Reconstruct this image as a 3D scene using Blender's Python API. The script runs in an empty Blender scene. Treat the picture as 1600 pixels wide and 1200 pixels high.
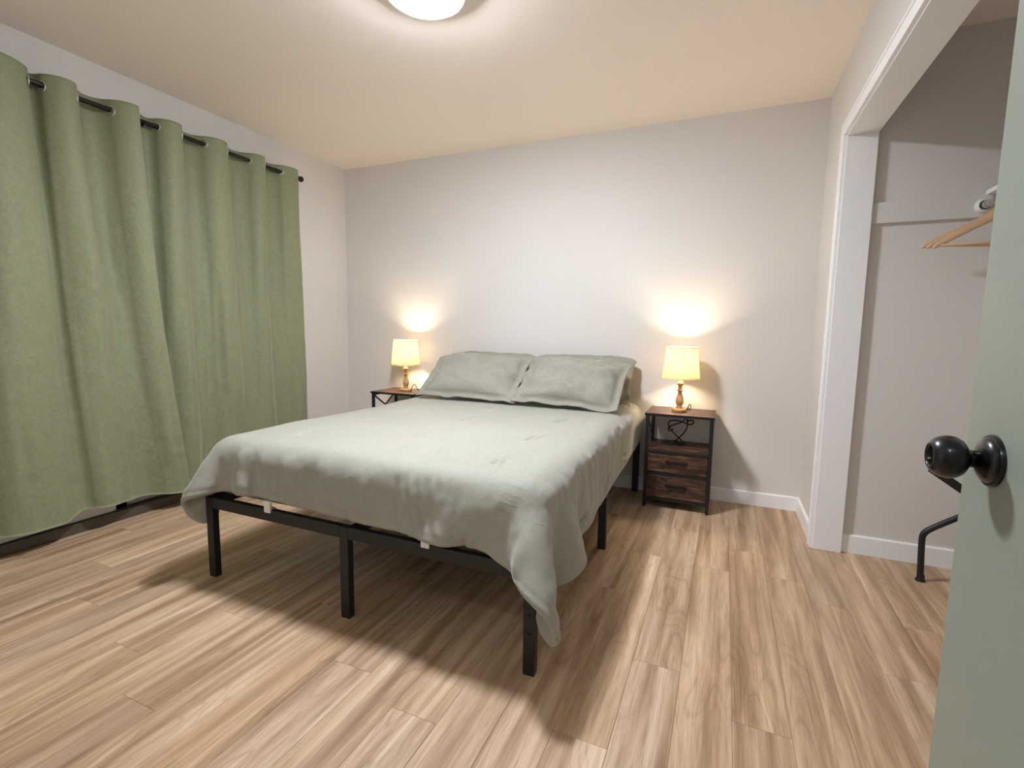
import bpy, bmesh, math, random, zlib, base64
import numpy as np
from mathutils import Vector, Matrix
PI = math.pi
sc = bpy.context.scene
C = sc.collection
R = math.radians

# ---------------------------------------------------------------- camera, world, exposure
cam_d = bpy.data.cameras.new('camera')
cam = bpy.data.objects.new('camera', cam_d)
C.objects.link(cam)
cam_d.sensor_width = 36.0
cam_d.lens = 763.46 / 1600 * 36.0
cam_d.clip_start = 0.02
_r = Vector((0.9168960, 0.3988595, 0.0145858))
_u = Vector((-0.0569606, 0.0945956, 0.9938849))
_f = Vector((-0.3950407, 0.9121199, -0.1094537))
M = Matrix((( _r.x, _u.x, -_f.x, 3.07527), (_r.y, _u.y, -_f.y, -3.41882), (_r.z, _u.z, -_f.z, 1.0970), (0, 0, 0, 1)))
cam.matrix_world = M
sc.camera = cam

world = bpy.data.worlds.new('world')
sc.world = world
world.use_nodes = True
bg = world.node_tree.nodes['Background']
bg.inputs['Color'].default_value = (0.010, 0.013, 0.022, 1)      # night outside
bg.inputs['Strength'].default_value = 0.3

vs = sc.view_settings
vs.view_transform = 'Standard'
vs.look = 'None'
vs.gamma = 1.0
vs.use_curve_mapping = False
vs.exposure = 1.38

CEIL_EMIT = 128.0        # radiance of the ceiling lamp diffuser
CEIL_COL = (0.95, 0.985, 1.08)
HALL_EMIT = 16.0
LAMP_W = 12.0            # watts of each bedside bulb
LAMP_COL = (1.0, 0.80, 0.58)
sc.cycles.sample_clamp_indirect = 6.0
sc.cycles.max_bounces = 10
sc.cycles.diffuse_bounces = 6
sc.cycles.blur_glossy = 0.5

# ---------------------------------------------------------------- helpers
def lin(c):
    return tuple(((v / 255 / 12.92) if v / 255 <= 0.04045 else ((v / 255 + 0.055) / 1.055) ** 2.4) for v in c) + (1.0,)

class N:
    """tiny node-tree helper"""
    def __init__(self, name):
        self.m = bpy.data.materials.new(name); self.m.use_nodes = True
        self.t = self.m.node_tree; self.b = self.t.nodes['Principled BSDF']
    def n(self, typ, **kw):
        x = self.t.nodes.new(typ)
        for k, v in kw.items():
            if k in x.inputs: x.inputs[k].default_value = v
            else: setattr(x, k, v)
        return x
    def l(self, a, b): self.t.links.new(a, b)
    def coord(self, kind='Object', scale=(1, 1, 1), rnd=None):
        tc = self.n('ShaderNodeTexCoord'); mp = self.n('ShaderNodeMapping')
        mp.inputs['Scale'].default_value = scale
        self.l(tc.outputs[kind], mp.inputs['Vector'])
        return mp.outputs['Vector']
    def noise(self, vec, scale, detail=3, rough=0.55, dist=0.0):
        x = self.n('ShaderNodeTexNoise'); x.inputs['Scale'].default_value = scale
        x.inputs['Detail'].default_value = detail; x.inputs['Roughness'].default_value = rough
        x.inputs['Distortion'].default_value = dist
        self.l(vec, x.inputs['Vector']); return x.outputs['Fac']
    def ramp(self, fac, stops):
        x = self.n('ShaderNodeValToRGB'); e = x.color_ramp.elements
        while len(e) < len(stops): e.new(0.5)
        for i, (p, c) in enumerate(stops): e[i].position = p; e[i].color = c if len(c) == 4 else tuple(c) + (1,)
        self.l(fac, x.inputs['Fac']); return x.outputs['Color']
    def mix(self, a, b, fac, mode='MIX'):
        x = self.n('ShaderNodeMix'); x.data_type = 'RGBA'; x.blend_type = mode
        for s, v in ((0, fac), (6, a), (7, b)):
            if hasattr(v, 'is_linked') or hasattr(v, 'links'): self.l(v, x.inputs[s])
            else: x.inputs[s].default_value = v
        return x.outputs[2]
    def math(self, op, a, b=0.0, c=None):
        x = self.n('ShaderNodeMath'); x.operation = op
        for i, v in enumerate((a, b) if c is None else (a, b, c)):
            if hasattr(v, 'links'): self.l(v, x.inputs[i])
            else: x.inputs[i].default_value = v
        return x.outputs[0]
    def bump(self, h, strength, dist=0.01, prev=None):
        x = self.n('ShaderNodeBump'); x.inputs['Strength'].default_value = strength
        x.inputs['Distance'].default_value = dist; self.l(h, x.inputs['Height'])
        if prev is not None: self.l(prev, x.inputs['Normal'])
        self.l(x.outputs['Normal'], self.b.inputs['Normal']); return x.outputs['Normal']

def simple(name, rgb, rough=0.5, metal=0.0, bump=0.0, bscale=200.0, var=0.04, coat=0.0, spec=0.5):
    k = N(name); v = k.coord()
    c = lin(rgb); nz = k.noise(v, bscale * 0.15, 4)
    col = k.ramp(nz, [(0.3, tuple(x * (1 - var) for x in c[:3])), (0.7, tuple(min(1, x * (1 + var)) for x in c[:3]))])
    k.l(col, k.b.inputs['Base Color'])
    k.b.inputs['Roughness'].default_value = rough; k.b.inputs['Metallic'].default_value = metal
    k.b.inputs['Coat Weight'].default_value = coat; k.b.inputs['Specular IOR Level'].default_value = spec
    if bump: k.bump(k.noise(v, bscale, 3), bump, 0.002)
    return k.m

def tag(o, label=None, cat=None, group=None, kind=None):
    if label: o['label'] = label
    if cat: o['category'] = cat
    if group: o['group'] = group
    if kind: o['kind'] = kind
    return o

def thing(name, loc, label, cat, group=None, rz=0.0):
    o = bpy.data.objects.new(name, None); C.objects.link(o)
    o.empty_display_size = 0.05
    o.location = loc; o.rotation_euler = (0, 0, rz)
    return tag(o, label, cat, group)

class MB:
    """collects shapes in one mesh"""
    def __init__(self): self.bm = bmesh.new()
    def box(self, x0, x1, y0, y1, z0, z1, bev=0.0, seg=2):
        t = bmesh.new(); bmesh.ops.create_cube(t, size=1)
        for v in t.verts:
            v.co = Vector(((x0 + x1) / 2 + v.co.x * (x1 - x0), (y0 + y1) / 2 + v.co.y * (y1 - y0), (z0 + z1) / 2 + v.co.z * (z1 - z0)))
        if bev: bmesh.ops.bevel(t, geom=t.edges[:], offset=bev, segments=seg, affect='EDGES', profile=0.6)
        return self.add(t)
    def add(self, t, mat=None):
        if mat is not None: bmesh.ops.transform(t, matrix=mat, verts=t.verts)
        me = bpy.data.meshes.new('t'); t.to_mesh(me); t.free(); self.bm.from_mesh(me); bpy.data.meshes.remove(me); return self
    def bar(self, a, b, w, h, bev=0.0, up=(0, 0, 1)):
        """rectangular bar from a to b"""
        a = Vector(a); b = Vector(b); d = (b - a); L = d.length; d.normalize()
        u = Vector(up)
        if abs(d.dot(u)) > 0.99: u = Vector((0, 1, 0))
        s = d.cross(u).normalized(); u = s.cross(d)
        t = bmesh.new(); bmesh.ops.create_cube(t, size=1)
        for v in t.verts: v.co = Vector((v.co.x * w, v.co.y * L, v.co.z * h))
        if bev: bmesh.ops.bevel(t, geom=t.edges[:], offset=bev, segments=2, affect='EDGES')
        m = Matrix((( s.x, d.x, u.x, (a.x + b.x) / 2), (s.y, d.y, u.y, (a.y + b.y) / 2), (s.z, d.z, u.z, (a.z + b.z) / 2), (0, 0, 0, 1)))
        return self.add(t, m)
    def tube(self, pts, r, seg=12, cap=True, smooth=0):
        P = [Vector(p) for p in pts]
        for _ in range(smooth):
            Q = [P[0]]
            for a, b in zip(P, P[1:]): Q += [a * 0.75 + b * 0.25, a * 0.25 + b * 0.75]
            Q.append(P[-1]); P = Q
        rs = r if isinstance(r, (list, tuple)) else [r] * len(P)
        T = [((P[min(i + 1, len(P) - 1)] - P[max(i - 1, 0)])).normalized() for i in range(len(P))]
        n = T[0].cross(Vector((0, 0, 1)))
        if n.length < 0.1: n = T[0].cross(Vector((0, 1, 0)))
        n.normalize(); rings = []
        for i, p in enumerate(P):
            n = (n - T[i] * n.dot(T[i])).normalized(); bnm = T[i].cross(n)
            rings.append([self.bm.verts.new(p + (n * math.cos(2 * PI * k / seg) + bnm * math.sin(2 * PI * k / seg)) * rs[min(i, len(rs) - 1)]) for k in range(seg)])
        for A, B in zip(rings, rings[1:]):
            for k in range(seg): self.bm.faces.new((A[k], A[(k + 1) % seg], B[(k + 1) % seg], B[k]))
        if cap:
            self.bm.faces.new(rings[0][::-1]); self.bm.faces.new(rings[-1])
        return self
    def lathe(self, prof, seg=32, mat=None, cap0=True, cap1=True):
        """prof: (radius, z) list about the z axis"""
        t = bmesh.new(); rings = []
        for r, z in prof:
            if r < 1e-6: rings.append([t.verts.new((0, 0, z))])
            else: rings.append([t.verts.new((r * math.cos(2 * PI * k / seg), r * math.sin(2 * PI * k / seg), z)) for k in range(seg)])
        for A, B in zip(rings, rings[1:]):
            for k in range(seg):
                a = A[k % len(A)], A[(k + 1) % len(A)]; b = B[k % len(B)], B[(k + 1) % len(B)]
                if len(A) == 1 and len(B) == 1: continue
                if len(A) == 1: t.faces.new((a[0], b[1], b[0]))
                elif len(B) == 1: t.faces.new((a[0], a[1], b[0]))
                else: t.faces.new((a[0], a[1], b[1], b[0]))
        if cap0 and len(rings[0]) > 1: t.faces.new(rings[0][::-1])
        if cap1 and len(rings[-1]) > 1: t.faces.new(rings[-1])
        bmesh.ops.recalc_face_normals(t, faces=t.faces[:])
        return self.add(t, mat)
    def build(self, name, mat, parent=None, smooth=False, loc=None):
        bmesh.ops.recalc_face_normals(self.bm, faces=self.bm.faces[:])
        me = bpy.data.meshes.new(name)
        self.bm.to_mesh(me); self.bm.free()
        if smooth:
            me.polygons.foreach_set('use_smooth', [True] * len(me.polygons))
            if smooth != 'all': me.set_sharp_from_angle(angle=R(38))
        o = bpy.data.objects.new(name, me); C.objects.link(o)
        for x in (mat if isinstance(mat, (list, tuple)) else [mat]): me.materials.append(x)
        if parent is not None: o.parent = parent
        if loc is not None: o.location = loc
        return o

def grid_obj(name, V, mat, parent=None, closed=False):
    """V: (rows, cols, 3) array -> smooth grid mesh (wraps over columns when closed)"""
    V = np.asarray(V); h, w = V.shape[:2]
    idx = np.arange(h * w).reshape(h, w)
    a = idx[:-1, :-1]; b = idx[:-1, 1:]; c = idx[1:, 1:]; d = idx[1:, :-1]
    F = np.stack([a, b, c, d], -1).reshape(-1, 4)
    if closed:
        F = np.vstack([F, np.stack([idx[:-1, -1], idx[:-1, 0], idx[1:, 0], idx[1:, -1]], -1)])
    me = bpy.data.meshes.new(name)
    me.from_pydata(V.reshape(-1, 3).tolist(), [], F.tolist())
    me.polygons.foreach_set('use_smooth', [True] * len(me.polygons))
    me.materials.append(mat)
    o = bpy.data.objects.new(name, me); C.objects.link(o)
    if parent is not None: o.parent = parent
    return o

def lattice(k1, k2, h, w, seed):
    """smooth value noise on an h x w grid with k1 x k2 cells"""
    r = np.random.default_rng(seed); g = r.normal(size=(k1 + 2, k2 + 2))
    a = np.linspace(0, k1, h); b = np.linspace(0, k2, w)
    i = a.astype(int); j = b.astype(int); f = a - i; q = b - j
    f = (f * f * (3 - 2 * f))[:, None]; q = (q * q * (3 - 2 * q))[None]
    return g[i][:, j] * (1 - f) * (1 - q) + g[i + 1][:, j] * f * (1 - q) + g[i][:, j + 1] * (1 - f) * q + g[i + 1][:, j + 1] * f * q
def sstep(x, a, b):
    t = np.clip((x - a) / (b - a), 0, 1); return t * t * (3 - 2 * t)
# ---------------------------------------------------------------- materials
def wall_mat(name, rgb):
    k = N(name); v = k.coord('Object')
    c = lin(rgb)
    nz = k.noise(v, 1.2, 3)
    k.l(k.ramp(nz, [(0.3, tuple(x * 0.985 for x in c[:3])), (0.7, tuple(min(1, x * 1.015) for x in c[:3]))]), k.b.inputs['Base Color'])
    k.b.inputs['Roughness'].default_value = 0.62
    k.b.inputs['Specular IOR Level'].default_value = 0.35
    k.bump(k.noise(v, 230, 3, 0.6), 0.16, 0.0012)
    return k.m
M_WALL = wall_mat('wall_paint', (213, 210, 205))
M_CEIL = wall_mat('ceiling_paint', (240, 231, 221))
M_TRIM = simple('trim_paint', (236, 236, 236), 0.38, bump=0.03, bscale=60, var=0.01)
M_GREEN = simple('door_paint', (136, 145, 132), 0.42, bump=0.1, bscale=120, var=0.015)
M_BLACK = simple('black_metal', (17, 17, 18), 0.5, 0.0, bump=0.05, bscale=300)
M_ROD = simple('black_rod', (16, 15, 15), 0.3, 0.3)
M_KNOB = simple('matte_black_knob', (11, 11, 11), 0.3, 0.2, coat=0.2, var=0.0)
M_CHROME = simple('chrome', (200, 198, 196), 0.14, 1.0, var=0.0)
M_SILVER = simple('grommet_silver', (215, 213, 208), 0.25, 1.0, var=0.0)
M_PLASTIC = simple('white_plastic', (225, 225, 222), 0.45)
M_CORD = simple('black_cord', (14, 13, 13), 0.5)
M_DARKSILL = simple('bronze_sill', (92, 84, 74), 0.45, 0.3)
M_SUB = simple('floor_joint', (112, 88, 66), 0.8)
M_GAP = simple('slot_dark', (5, 5, 5), 0.8)
M_PINE = None

def plank_mat():
    k = N('oak_plank')
    tc = k.n('ShaderNodeTexCoord'); oi = k.n('ShaderNodeObjectInfo')
    add = k.n('ShaderNodeVectorMath'); add.operation = 'MULTIPLY_ADD'
    cmb = k.n('ShaderNodeCombineXYZ')
    r1 = k.math('MULTIPLY', oi.outputs['Random'], 37.0)
    r2 = k.math('MULTIPLY', oi.outputs['Random'], 91.0)
    k.l(r1, cmb.inputs[0]); k.l(r2, cmb.inputs[1])
    va = k.n('ShaderNodeVectorMath'); va.operation = 'ADD'
    k.l(tc.outputs['Object'], va.inputs[0]); k.l(cmb.outputs[0], va.inputs[1])
    vec = va.outputs[0]
    def mp(s):
        m = k.n('ShaderNodeMapping'); m.inputs['Scale'].default_value = s; k.l(vec, m.inputs['Vector']); return m.outputs[0]
    # broad streaks running with the plank
    broad = k.noise(mp((17, 0.9, 1)), 1.0, 3, 0.55, 0.4)
    mid = k.noise(mp((70, 2.4, 1)), 1.0, 3, 0.6, 0.8)
    fine = k.noise(mp((420, 9.0, 1)), 1.0, 2, 0.6)
    # cathedral grain: rings of a slowly warped field
    warp = k.noise(mp((6.5, 1.15, 1)), 1.0, 2, 0.45, 0.3)
    ring = k.math('FRACT', k.math('MULTIPLY', warp, 17.0))
    ringl = k.math('ABSOLUTE', k.math('SUBTRACT', ring, 0.5))
    gate = k.ramp(k.noise(mp((4.5, 1.5, 1)), 1.0, 1), [(0.46, (0, 0, 0)), (0.60, (1, 1, 1))])
    base = k.ramp(broad, [(0.25, lin((134, 106, 80))[:3]), (0.42, lin((167, 139, 110))[:3]), (0.58, lin((193, 167, 138))[:3]), (0.78, lin((216, 195, 169))[:3])])
    # some planks greyer, some more golden
    tone = k.ramp(oi.outputs['Random'], [(0.0, (0.86, 0.86, 0.87)), (0.25, (1.02, 0.98, 0.93)), (0.5, (0.97, 0.97, 1.01)), (0.75, (1.06, 1.04, 1.01)), (1.0, (0.93, 0.91, 0.90))])
    c = k.mix(base, tone, 1.0, 'MULTIPLY')
    midc = k.ramp(mid, [(0.3, (0.80, 0.78, 0.76)), (0.55, (1, 1, 1)), (0.8, (1.10, 1.10, 1.11))])
    c = k.mix(c, midc, 0.8, 'MULTIPLY')
    lin1 = k.ramp(ringl, [(0.02, (0.70, 0.65, 0.60)), (0.16, (1, 1, 1)), (0.40, (1, 1, 1)), (0.5, (1.16, 1.16, 1.17))])
    c = k.mix(c, lin1, k.math('MULTIPLY', gate, 0.55), 'MULTIPLY')
    finec = k.ramp(fine, [(0.32, (0.80, 0.78, 0.76)), (0.5, (1, 1, 1)), (0.68, (1.12, 1.12, 1.12))])
    c = k.mix(c, finec, 0.95, 'MULTIPLY')
    k.l(c, k.b.inputs['Base Color'])
    k.l(k.math('MULTIPLY_ADD', fine, 0.12, 0.40), k.b.inputs['Roughness'])
    k.b.inputs['Specular IOR Level'].default_value = 0.42
    h = k.math('ADD', fine, k.math('MULTIPLY', ringl, 0.6))
    k.bump(h, 0.18, 0.0008)
    return k.m
M_PLANK = plank_mat()

def fabric(name, rgb, rgb2, weave=900, rough=0.85, sheen=0.2, bump=0.25, crumple=0.0, transl=0.0, var=60):
    k = N(name); v = k.coord()
    c = k.ramp(k.noise(v, var, 4, 0.65), [(0.3, lin(rgb)), (0.7, lin(rgb2))])
    # slub threads: stretched noise both ways
    mx = k.n('ShaderNodeMapping'); mx.inputs['Scale'].default_value = (weave, weave, weave * 0.06)
    my = k.n('ShaderNodeMapping'); my.inputs['Scale'].default_value = (weave * 0.06, weave * 0.06, weave)
    k.l(v, mx.inputs['Vector']); k.l(v, my.inputs['Vector'])
    w = k.math('ADD', k.noise(mx.outputs[0], 1, 1), k.noise(my.outputs[0], 1, 1))
    wc = k.ramp(k.math('MULTIPLY', w, 0.5), [(0.35, (0.93, 0.93, 0.93)), (0.65, (1.06, 1.06, 1.06))])
    k.l(k.mix(c, wc, 0.8, 'MULTIPLY'), k.b.inputs['Base Color'])
    k.b.inputs['Roughness'].default_value = rough
    k.b.inputs['Specular IOR Level'].default_value = 0.25
    k.b.inputs['Sheen Weight'].default_value = sheen
    k.b.inputs['Sheen Roughness'].default_value = 0.4
    h = w
    nrm = k.bump(h, bump, 0.0006)
    if crumple:
        cr = k.noise(v, 9, 5, 0.62, 0.6)
        n2 = k.bump(cr, crumple, 0.02, nrm)
        # sharp little press creases where the cloth has been folded
        rg = k.noise(v, 6.5, 3, 0.5, 1.4)
        rg = k.math('POWER', k.math('SUBTRACT', 1.0, k.math('ABSOLUTE', k.math('MULTIPLY_ADD', rg, 2.0, -1.0))), 14.0)
        gt = k.ramp(k.noise(v, 3.1, 2), [(0.45, (0, 0, 0)), (0.62, (1, 1, 1))])
        k.bump(k.math('MULTIPLY', rg, gt), 0.30, 0.004, n2)
    if transl:
        k.b.inputs['Transmission Weight'].default_value = 0.0
    return k.m
M_COMF = fabric('sage_cotton', (150, 150, 138), (157, 157, 145), 700, 0.72, 0.3, 0.2, 0.13)
M_SHAM = fabric('sage_cotton_dark', (138, 137, 124), (146, 145, 132), 700, 0.8, 0.25, 0.2, 0.2)
M_SHEET = fabric('green_sheet', (120, 134, 104), (130, 142, 113), 600, 0.85, 0.1, 0.2)
M_CURT = fabric('green_curtain', (127, 131, 101), (137, 141, 111), 500, 0.6, 0.35, 0.22, 0.08)

def rustic(name):
    k = N(name); v = k.coord()
    m = k.n('ShaderNodeMapping'); m.inputs['Scale'].default_value = (5, 22, 30); k.l(v, m.inputs['Vector'])
    a = k.noise(m.outputs[0], 1.2, 6, 0.68, 1.2)
    m2 = k.n('ShaderNodeMapping'); m2.inputs['Scale'].default_value = (14, 40, 34); k.l(v, m2.inputs['Vector'])
    b = k.noise(m2.outputs[0], 1.0, 4, 0.7, 0.6)
    c = k.ramp(a, [(0.32, lin((24, 16, 13))), (0.46, lin((60, 41, 32))), (0.60, lin((98, 68, 48))), (0.72, lin((150, 106, 76)))])
    d = k.ramp(b, [(0.36, (0.35, 0.3, 0.28)), (0.48, (1, 1, 1)), (0.8, (1.1, 1.08, 1.05))])
    k.l(k.mix(c, d, 0.9, 'MULTIPLY'), k.b.inputs['Base Color'])
    k.b.inputs['Roughness'].default_value = 0.45
    k.bump(b, 0.1, 0.001)
    return k.m
M_RUST = rustic('rustic_board')

def pale_wood(name, c1, c2, rough=0.5, s=(30, 30, 4)):
    k = N(name); v = k.coord(); m = k.n('ShaderNodeMapping'); m.inputs['Scale'].default_value = s; k.l(v, m.inputs['Vector'])
    k.l(k.ramp(k.noise(m.outputs[0], 1.5, 4, 0.6, 0.8), [(0.3, lin(c1)), (0.7, lin(c2))]), k.b.inputs['Base Color'])
    k.b.inputs['Roughness'].default_value = rough
    return k.m
M_LAMPW = pale_wood('lamp_wood', (158, 118, 74), (184, 144, 98))
M_HANG = pale_wood('hanger_wood', (190, 156, 122), (208, 176, 142), 0.4, (4, 30, 30))

def shade_mat():
    k = N('linen_shade'); v = k.coord()
    mx = k.n('ShaderNodeMapping'); mx.inputs['Scale'].default_value = (500, 500, 40); k.l(v, mx.inputs['Vector'])
    my = k.n('ShaderNodeMapping'); my.inputs['Scale'].default_value = (30, 30, 600); k.l(v, my.inputs['Vector'])
    w = k.math('MULTIPLY', k.math('ADD', k.noise(mx.outputs[0], 1, 1), k.noise(my.outputs[0], 1, 1)), 0.5)
    col = k.ramp(w, [(0.38, lin((180, 166, 134))), (0.62, lin((212, 205, 184)))])
    d = k.n('ShaderNodeBsdfDiffuse'); t = k.n('ShaderNodeBsdfTranslucent'); mxs = k.n('ShaderNodeMixShader')
    k.l(col, d.inputs['Color']); k.l(col, t.inputs['Color'])
    mxs.inputs[0].default_value = 0.62
    k.l(d.outputs[0], mxs.inputs[1]); k.l(t.outputs[0], mxs.inputs[2])
    k.l(mxs.outputs[0], k.t.nodes['Material Output'].inputs['Surface'])
    return k.m
M_SHADE = shade_mat()

def emit(name, col, strength):
    k = N(name); e = k.n('ShaderNodeEmission'); e.inputs['Color'].default_value = tuple(col) + (1,); e.inputs['Strength'].default_value = strength
    k.l(e.outputs[0], k.t.nodes['Material Output'].inputs['Surface']); return k.m
M_CEILLAMP = emit('lamp_diffuser', CEIL_COL, CEIL_EMIT)
M_HALLLAMP = emit('hall_diffuser', CEIL_COL, HALL_EMIT)
M_BULB = emit('warm_bulb', LAMP_COL, 25.0)

def glass():
    k = N('window_glass')
    k.b.inputs['Base Color'].default_value = (0.9, 0.95, 0.95, 1); k.b.inputs['Transmission Weight'].default_value = 1.0
    k.b.inputs['Roughness'].default_value = 0.02; k.b.inputs['IOR'].default_value = 1.45
    return k.m
M_GLASS = glass()
# ---------------------------------------------------------------- room shell
W = 3.552; H = 2.44; YN = -3.28          # right wall, ceiling, near wall
JY = -0.583; HD = 2.03                    # closet jamb face, header height
CX1 = 3.672; CXB = 4.40; CYF = -0.548; CYN = -2.45; OPY = -2.36
HX0, HX1, HYB = 2.0, 4.2, -4.9            # hallway behind the camera
def struct(name, mb, m, parent=None, smooth=False):
    o = mb.build(name, m, parent, smooth)
    if parent is None: o['kind'] = 'structure'
    return o
struct('wall_back', MB().box(-0.12, W + 0.12, 0, 0.12, -0.02, H + 0.12), M_WALL)
# left wall with the glass door opening
DY0, DY1, DZ = -2.72, -0.98, 2.06
struct('wall_left', MB().box(-0.12, 0, YN - 0.12, DY0, -0.02, H + 0.12).box(-0.12, 0, DY1, 0, -0.02, H + 0.12).box(-0.12, 0, DY0, DY1, DZ, H + 0.12), M_WALL)
struct('wall_right', MB().box(W, CX1 - 0.001, -0.60 + 0.04, 0, -0.02, H + 0.12).box(W, CX1 - 0.001, OPY - 0.06, -0.56, HD + 0.02, H + 0.12)
       .box(W, CX1 - 0.001, YN, OPY - 0.02, -0.02, H + 0.12), M_WALL)
struct('wall_near', MB().box(-0.12, 2.56, YN - 0.12, YN, -0.02, H + 0.12).box(3.455, 4.52, YN - 0.12, YN, -0.02, H + 0.12).box(2.56, 3.455, YN - 0.12, YN, 2.07, H + 0.12), M_WALL)
struct('wall_closet_far', MB().box(CX1, CXB + 0.12, CYF, CYF + 0.1, -0.02, H + 0.12), M_WALL)
struct('wall_closet_rear', MB().box(CXB, CXB + 0.12, CYN, CYF, -0.02, H + 0.12), M_WALL)
struct('wall_closet_near', MB().box(CX1, CXB + 0.12, CYN - 0.1, CYN, -0.02, H + 0.12), M_WALL)
struct('ceiling', MB().box(-0.12, CXB + 0.12, YN, 0.12, H, H + 0.1), M_CEIL)
struct('wall_hall_left', MB().box(HX0 - 0.1, HX0, HYB, YN - 0.12, -0.02, H), M_WALL)
struct('wall_hall_right', MB().box(HX1, HX1 + 0.1, HYB, YN - 0.12, -0.02, H), M_WALL)
struct('wall_hall_end', MB().box(HX0 - 0.1, HX1 + 0.1, HYB - 0.1, HYB, -0.02, H), M_WALL)
struct('ceiling_hall', MB().box(HX0 - 0.1, HX1 + 0.1, HYB - 0.1, YN, H, H + 0.1), M_CEIL)

# floor: a base with every plank on it
floor = struct('floor', MB().box(-0.12, CXB + 0.12, HYB - 0.1, 0.12, -0.06, -0.005), M_SUB)
PW = 0.1515; PL = 1.22; X0P = 3.154
known = {0: -0.771, 1: -1.009, 2: -1.170, 3: -0.35, 4: -1.218, 5: -0.72, -1: -1.036, -2: -0.62, -3: -1.012, -4: -1.414, -5: -0.55, -6: -1.128, -7: -0.30,
         -8: -1.04, -9: -0.44, -10: -0.80, -11: -0.20, -12: -1.00, -13: -1.285, -14: -0.55, -15: -0.90, -16: -1.18, -17: -0.38, -18: -0.98, -19: -0.1, -20: -0.7, -21: -1.1}
plank_cache = {}
def plank_mesh(w, L):
    key = (round(w, 4), round(L, 4))
    if key in plank_cache: return plank_cache[key]
    g = 0.0003; c = 0.0006; a = w / 2 - g; b = L / 2 - g; z0 = -0.005; zc = -0.0006
    vv = [(-a, -b, z0), (a, -b, z0), (a, b, z0), (-a, b, z0), (-a, -b, zc), (a, -b, zc), (a, b, zc), (-a, b, zc),
          (-a + c, -b + c, 0), (a - c, -b + c, 0), (a - c, b - c, 0), (-a + c, b - c, 0)]
    ff = [(8, 9, 10, 11)]
    for i in range(4):
        j = (i + 1) % 4; ff += [(i, j, j + 4, i + 4), (i + 4, j + 4, j + 8, i + 8)]
    me = bpy.data.meshes.new('plank'); me.from_pydata(vv, [], ff); me.materials.append(M_PLANK)
    plank_cache[key] = me
    return me
def put_plank(x0, x1, y0, y1):
    o = bpy.data.objects.new('plank', plank_mesh(x1 - x0, y1 - y0)); C.objects.link(o)
    o.location = ((x0 + x1) / 2, (y0 + y1) / 2, 0); o.parent = floor
for k in range(-21, 9):
    xa = X0P + k * PW; xb = xa + PW
    xa = max(xa, 0.001); xb = min(xb, CXB - 0.001)
    if xb - xa < 0.01: continue
    ymax = -0.001 if xb < W + 0.07 else CYF - 0.001
    ymin = -3.6
    j = known.get(k, -0.5)
    js = [j - PL * n for n in range(-1, 5)]
    cuts = [ymax] + [q for q in js if ymin < q < ymax - 0.02] + [ymin]
    for a, b in zip(cuts[1:], cuts): put_plank(xa, xb, a, b)
struct('floor_hall', MB().box(HX0, HX1, HYB, -3.601, -0.005, 0), M_PLANK)

# baseboards: a board with a small bevel on the top edge
def base_prof(mb, a, b, n, h=0.088, t=0.013):
    """board from a to b (x, y), n = outward normal"""
    a = Vector((a[0], a[1], 0)); b = Vector((b[0], b[1], 0)); n = Vector((n[0], n[1], 0))
    pr = [(0, 0.0005), (t, 0.0005), (t, h - 0.006), (t - 0.004, h), (0, h)]
    A = [mb.bm.verts.new(a + n * u + Vector((0, 0, z))) for u, z in pr]
    B = [mb.bm.verts.new(b + n * u + Vector((0, 0, z))) for u, z in pr]
    for i in range(5):
        j = (i + 1) % 5; mb.bm.faces.new((A[i], A[j], B[j], B[i]))
    mb.bm.faces.new(A[::-1]); mb.bm.faces.new(B)
    return mb
struct('baseboard_back', base_prof(MB(), (0, 0), (W, 0), (0, -1)), M_TRIM)
struct('baseboard_right', base_prof(MB(), (W, -0.013), (W, -0.531), (-1, 0)), M_TRIM)
struct('baseboard_left', base_prof(base_prof(MB(), (0, -0.013), (0, DY1 + 0.07), (1, 0)), (0, DY0 - 0.07), (0, YN), (1, 0)), M_TRIM)
struct('baseboard_closet', base_prof(MB(), (CX1, CYF), (CXB, CYF), (0, -1), 0.095), M_TRIM)
struct('baseboard_closet_rear', base_prof(MB(), (CXB, CYF - 0.013), (CXB, CYN), (-1, 0), 0.095), M_TRIM)

# closet opening: jamb boards, then the casing on the wall around them
tr = bpy.data.objects.new('trim_1', None); C.objects.link(tr); tr['kind'] = 'structure'; tr.location = (W, JY, 0)
tr_m = Matrix.Translation((-W, -JY, 0))
def part(name, mb, m, parent, smooth=False):
    o = mb.build(name, m, parent, smooth); o.matrix_parent_inverse = Matrix.Translation(-parent.location); return o
part('jamb', MB().box(W - 0.004, CX1, JY, JY + 0.022, 0.001, HD, 0.0015), M_TRIM, tr)
part('jamb', MB().box(W - 0.004, CX1, OPY - 0.022, OPY, 0.001, HD, 0.0015), M_TRIM, tr)
part('head_jamb', MB().box(W - 0.004, CX1, OPY - 0.022, JY + 0.022, HD, HD + 0.02, 0.0015), M_TRIM, tr)
CW = 0.058
def casing(mb, x, horizontal):
    return mb
ca = MB().box(W - 0.018, W, JY + 0.006, JY + CW - 0.004, 0.001, HD + 0.006, 0.002).box(W - 0.022, W, JY + CW - 0.014, JY + CW, 0.001, HD + 0.006 + CW, 0.002)
part('casing', ca, M_TRIM, tr)
ca = MB().box(W - 0.018, W, OPY - CW, JY + CW - 0.012, HD + 0.006, HD + CW + 0.002, 0.002).box(W - 0.022, W, OPY - CW, JY + CW, HD + CW - 0.006, HD + CW + 0.006, 0.002)
part('head_casing', ca, M_TRIM, tr)
part('casing', MB().box(W - 0.018, W, OPY - CW, OPY - 0.006, 0.001, HD + 0.006, 0.002), M_TRIM, tr)
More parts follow.
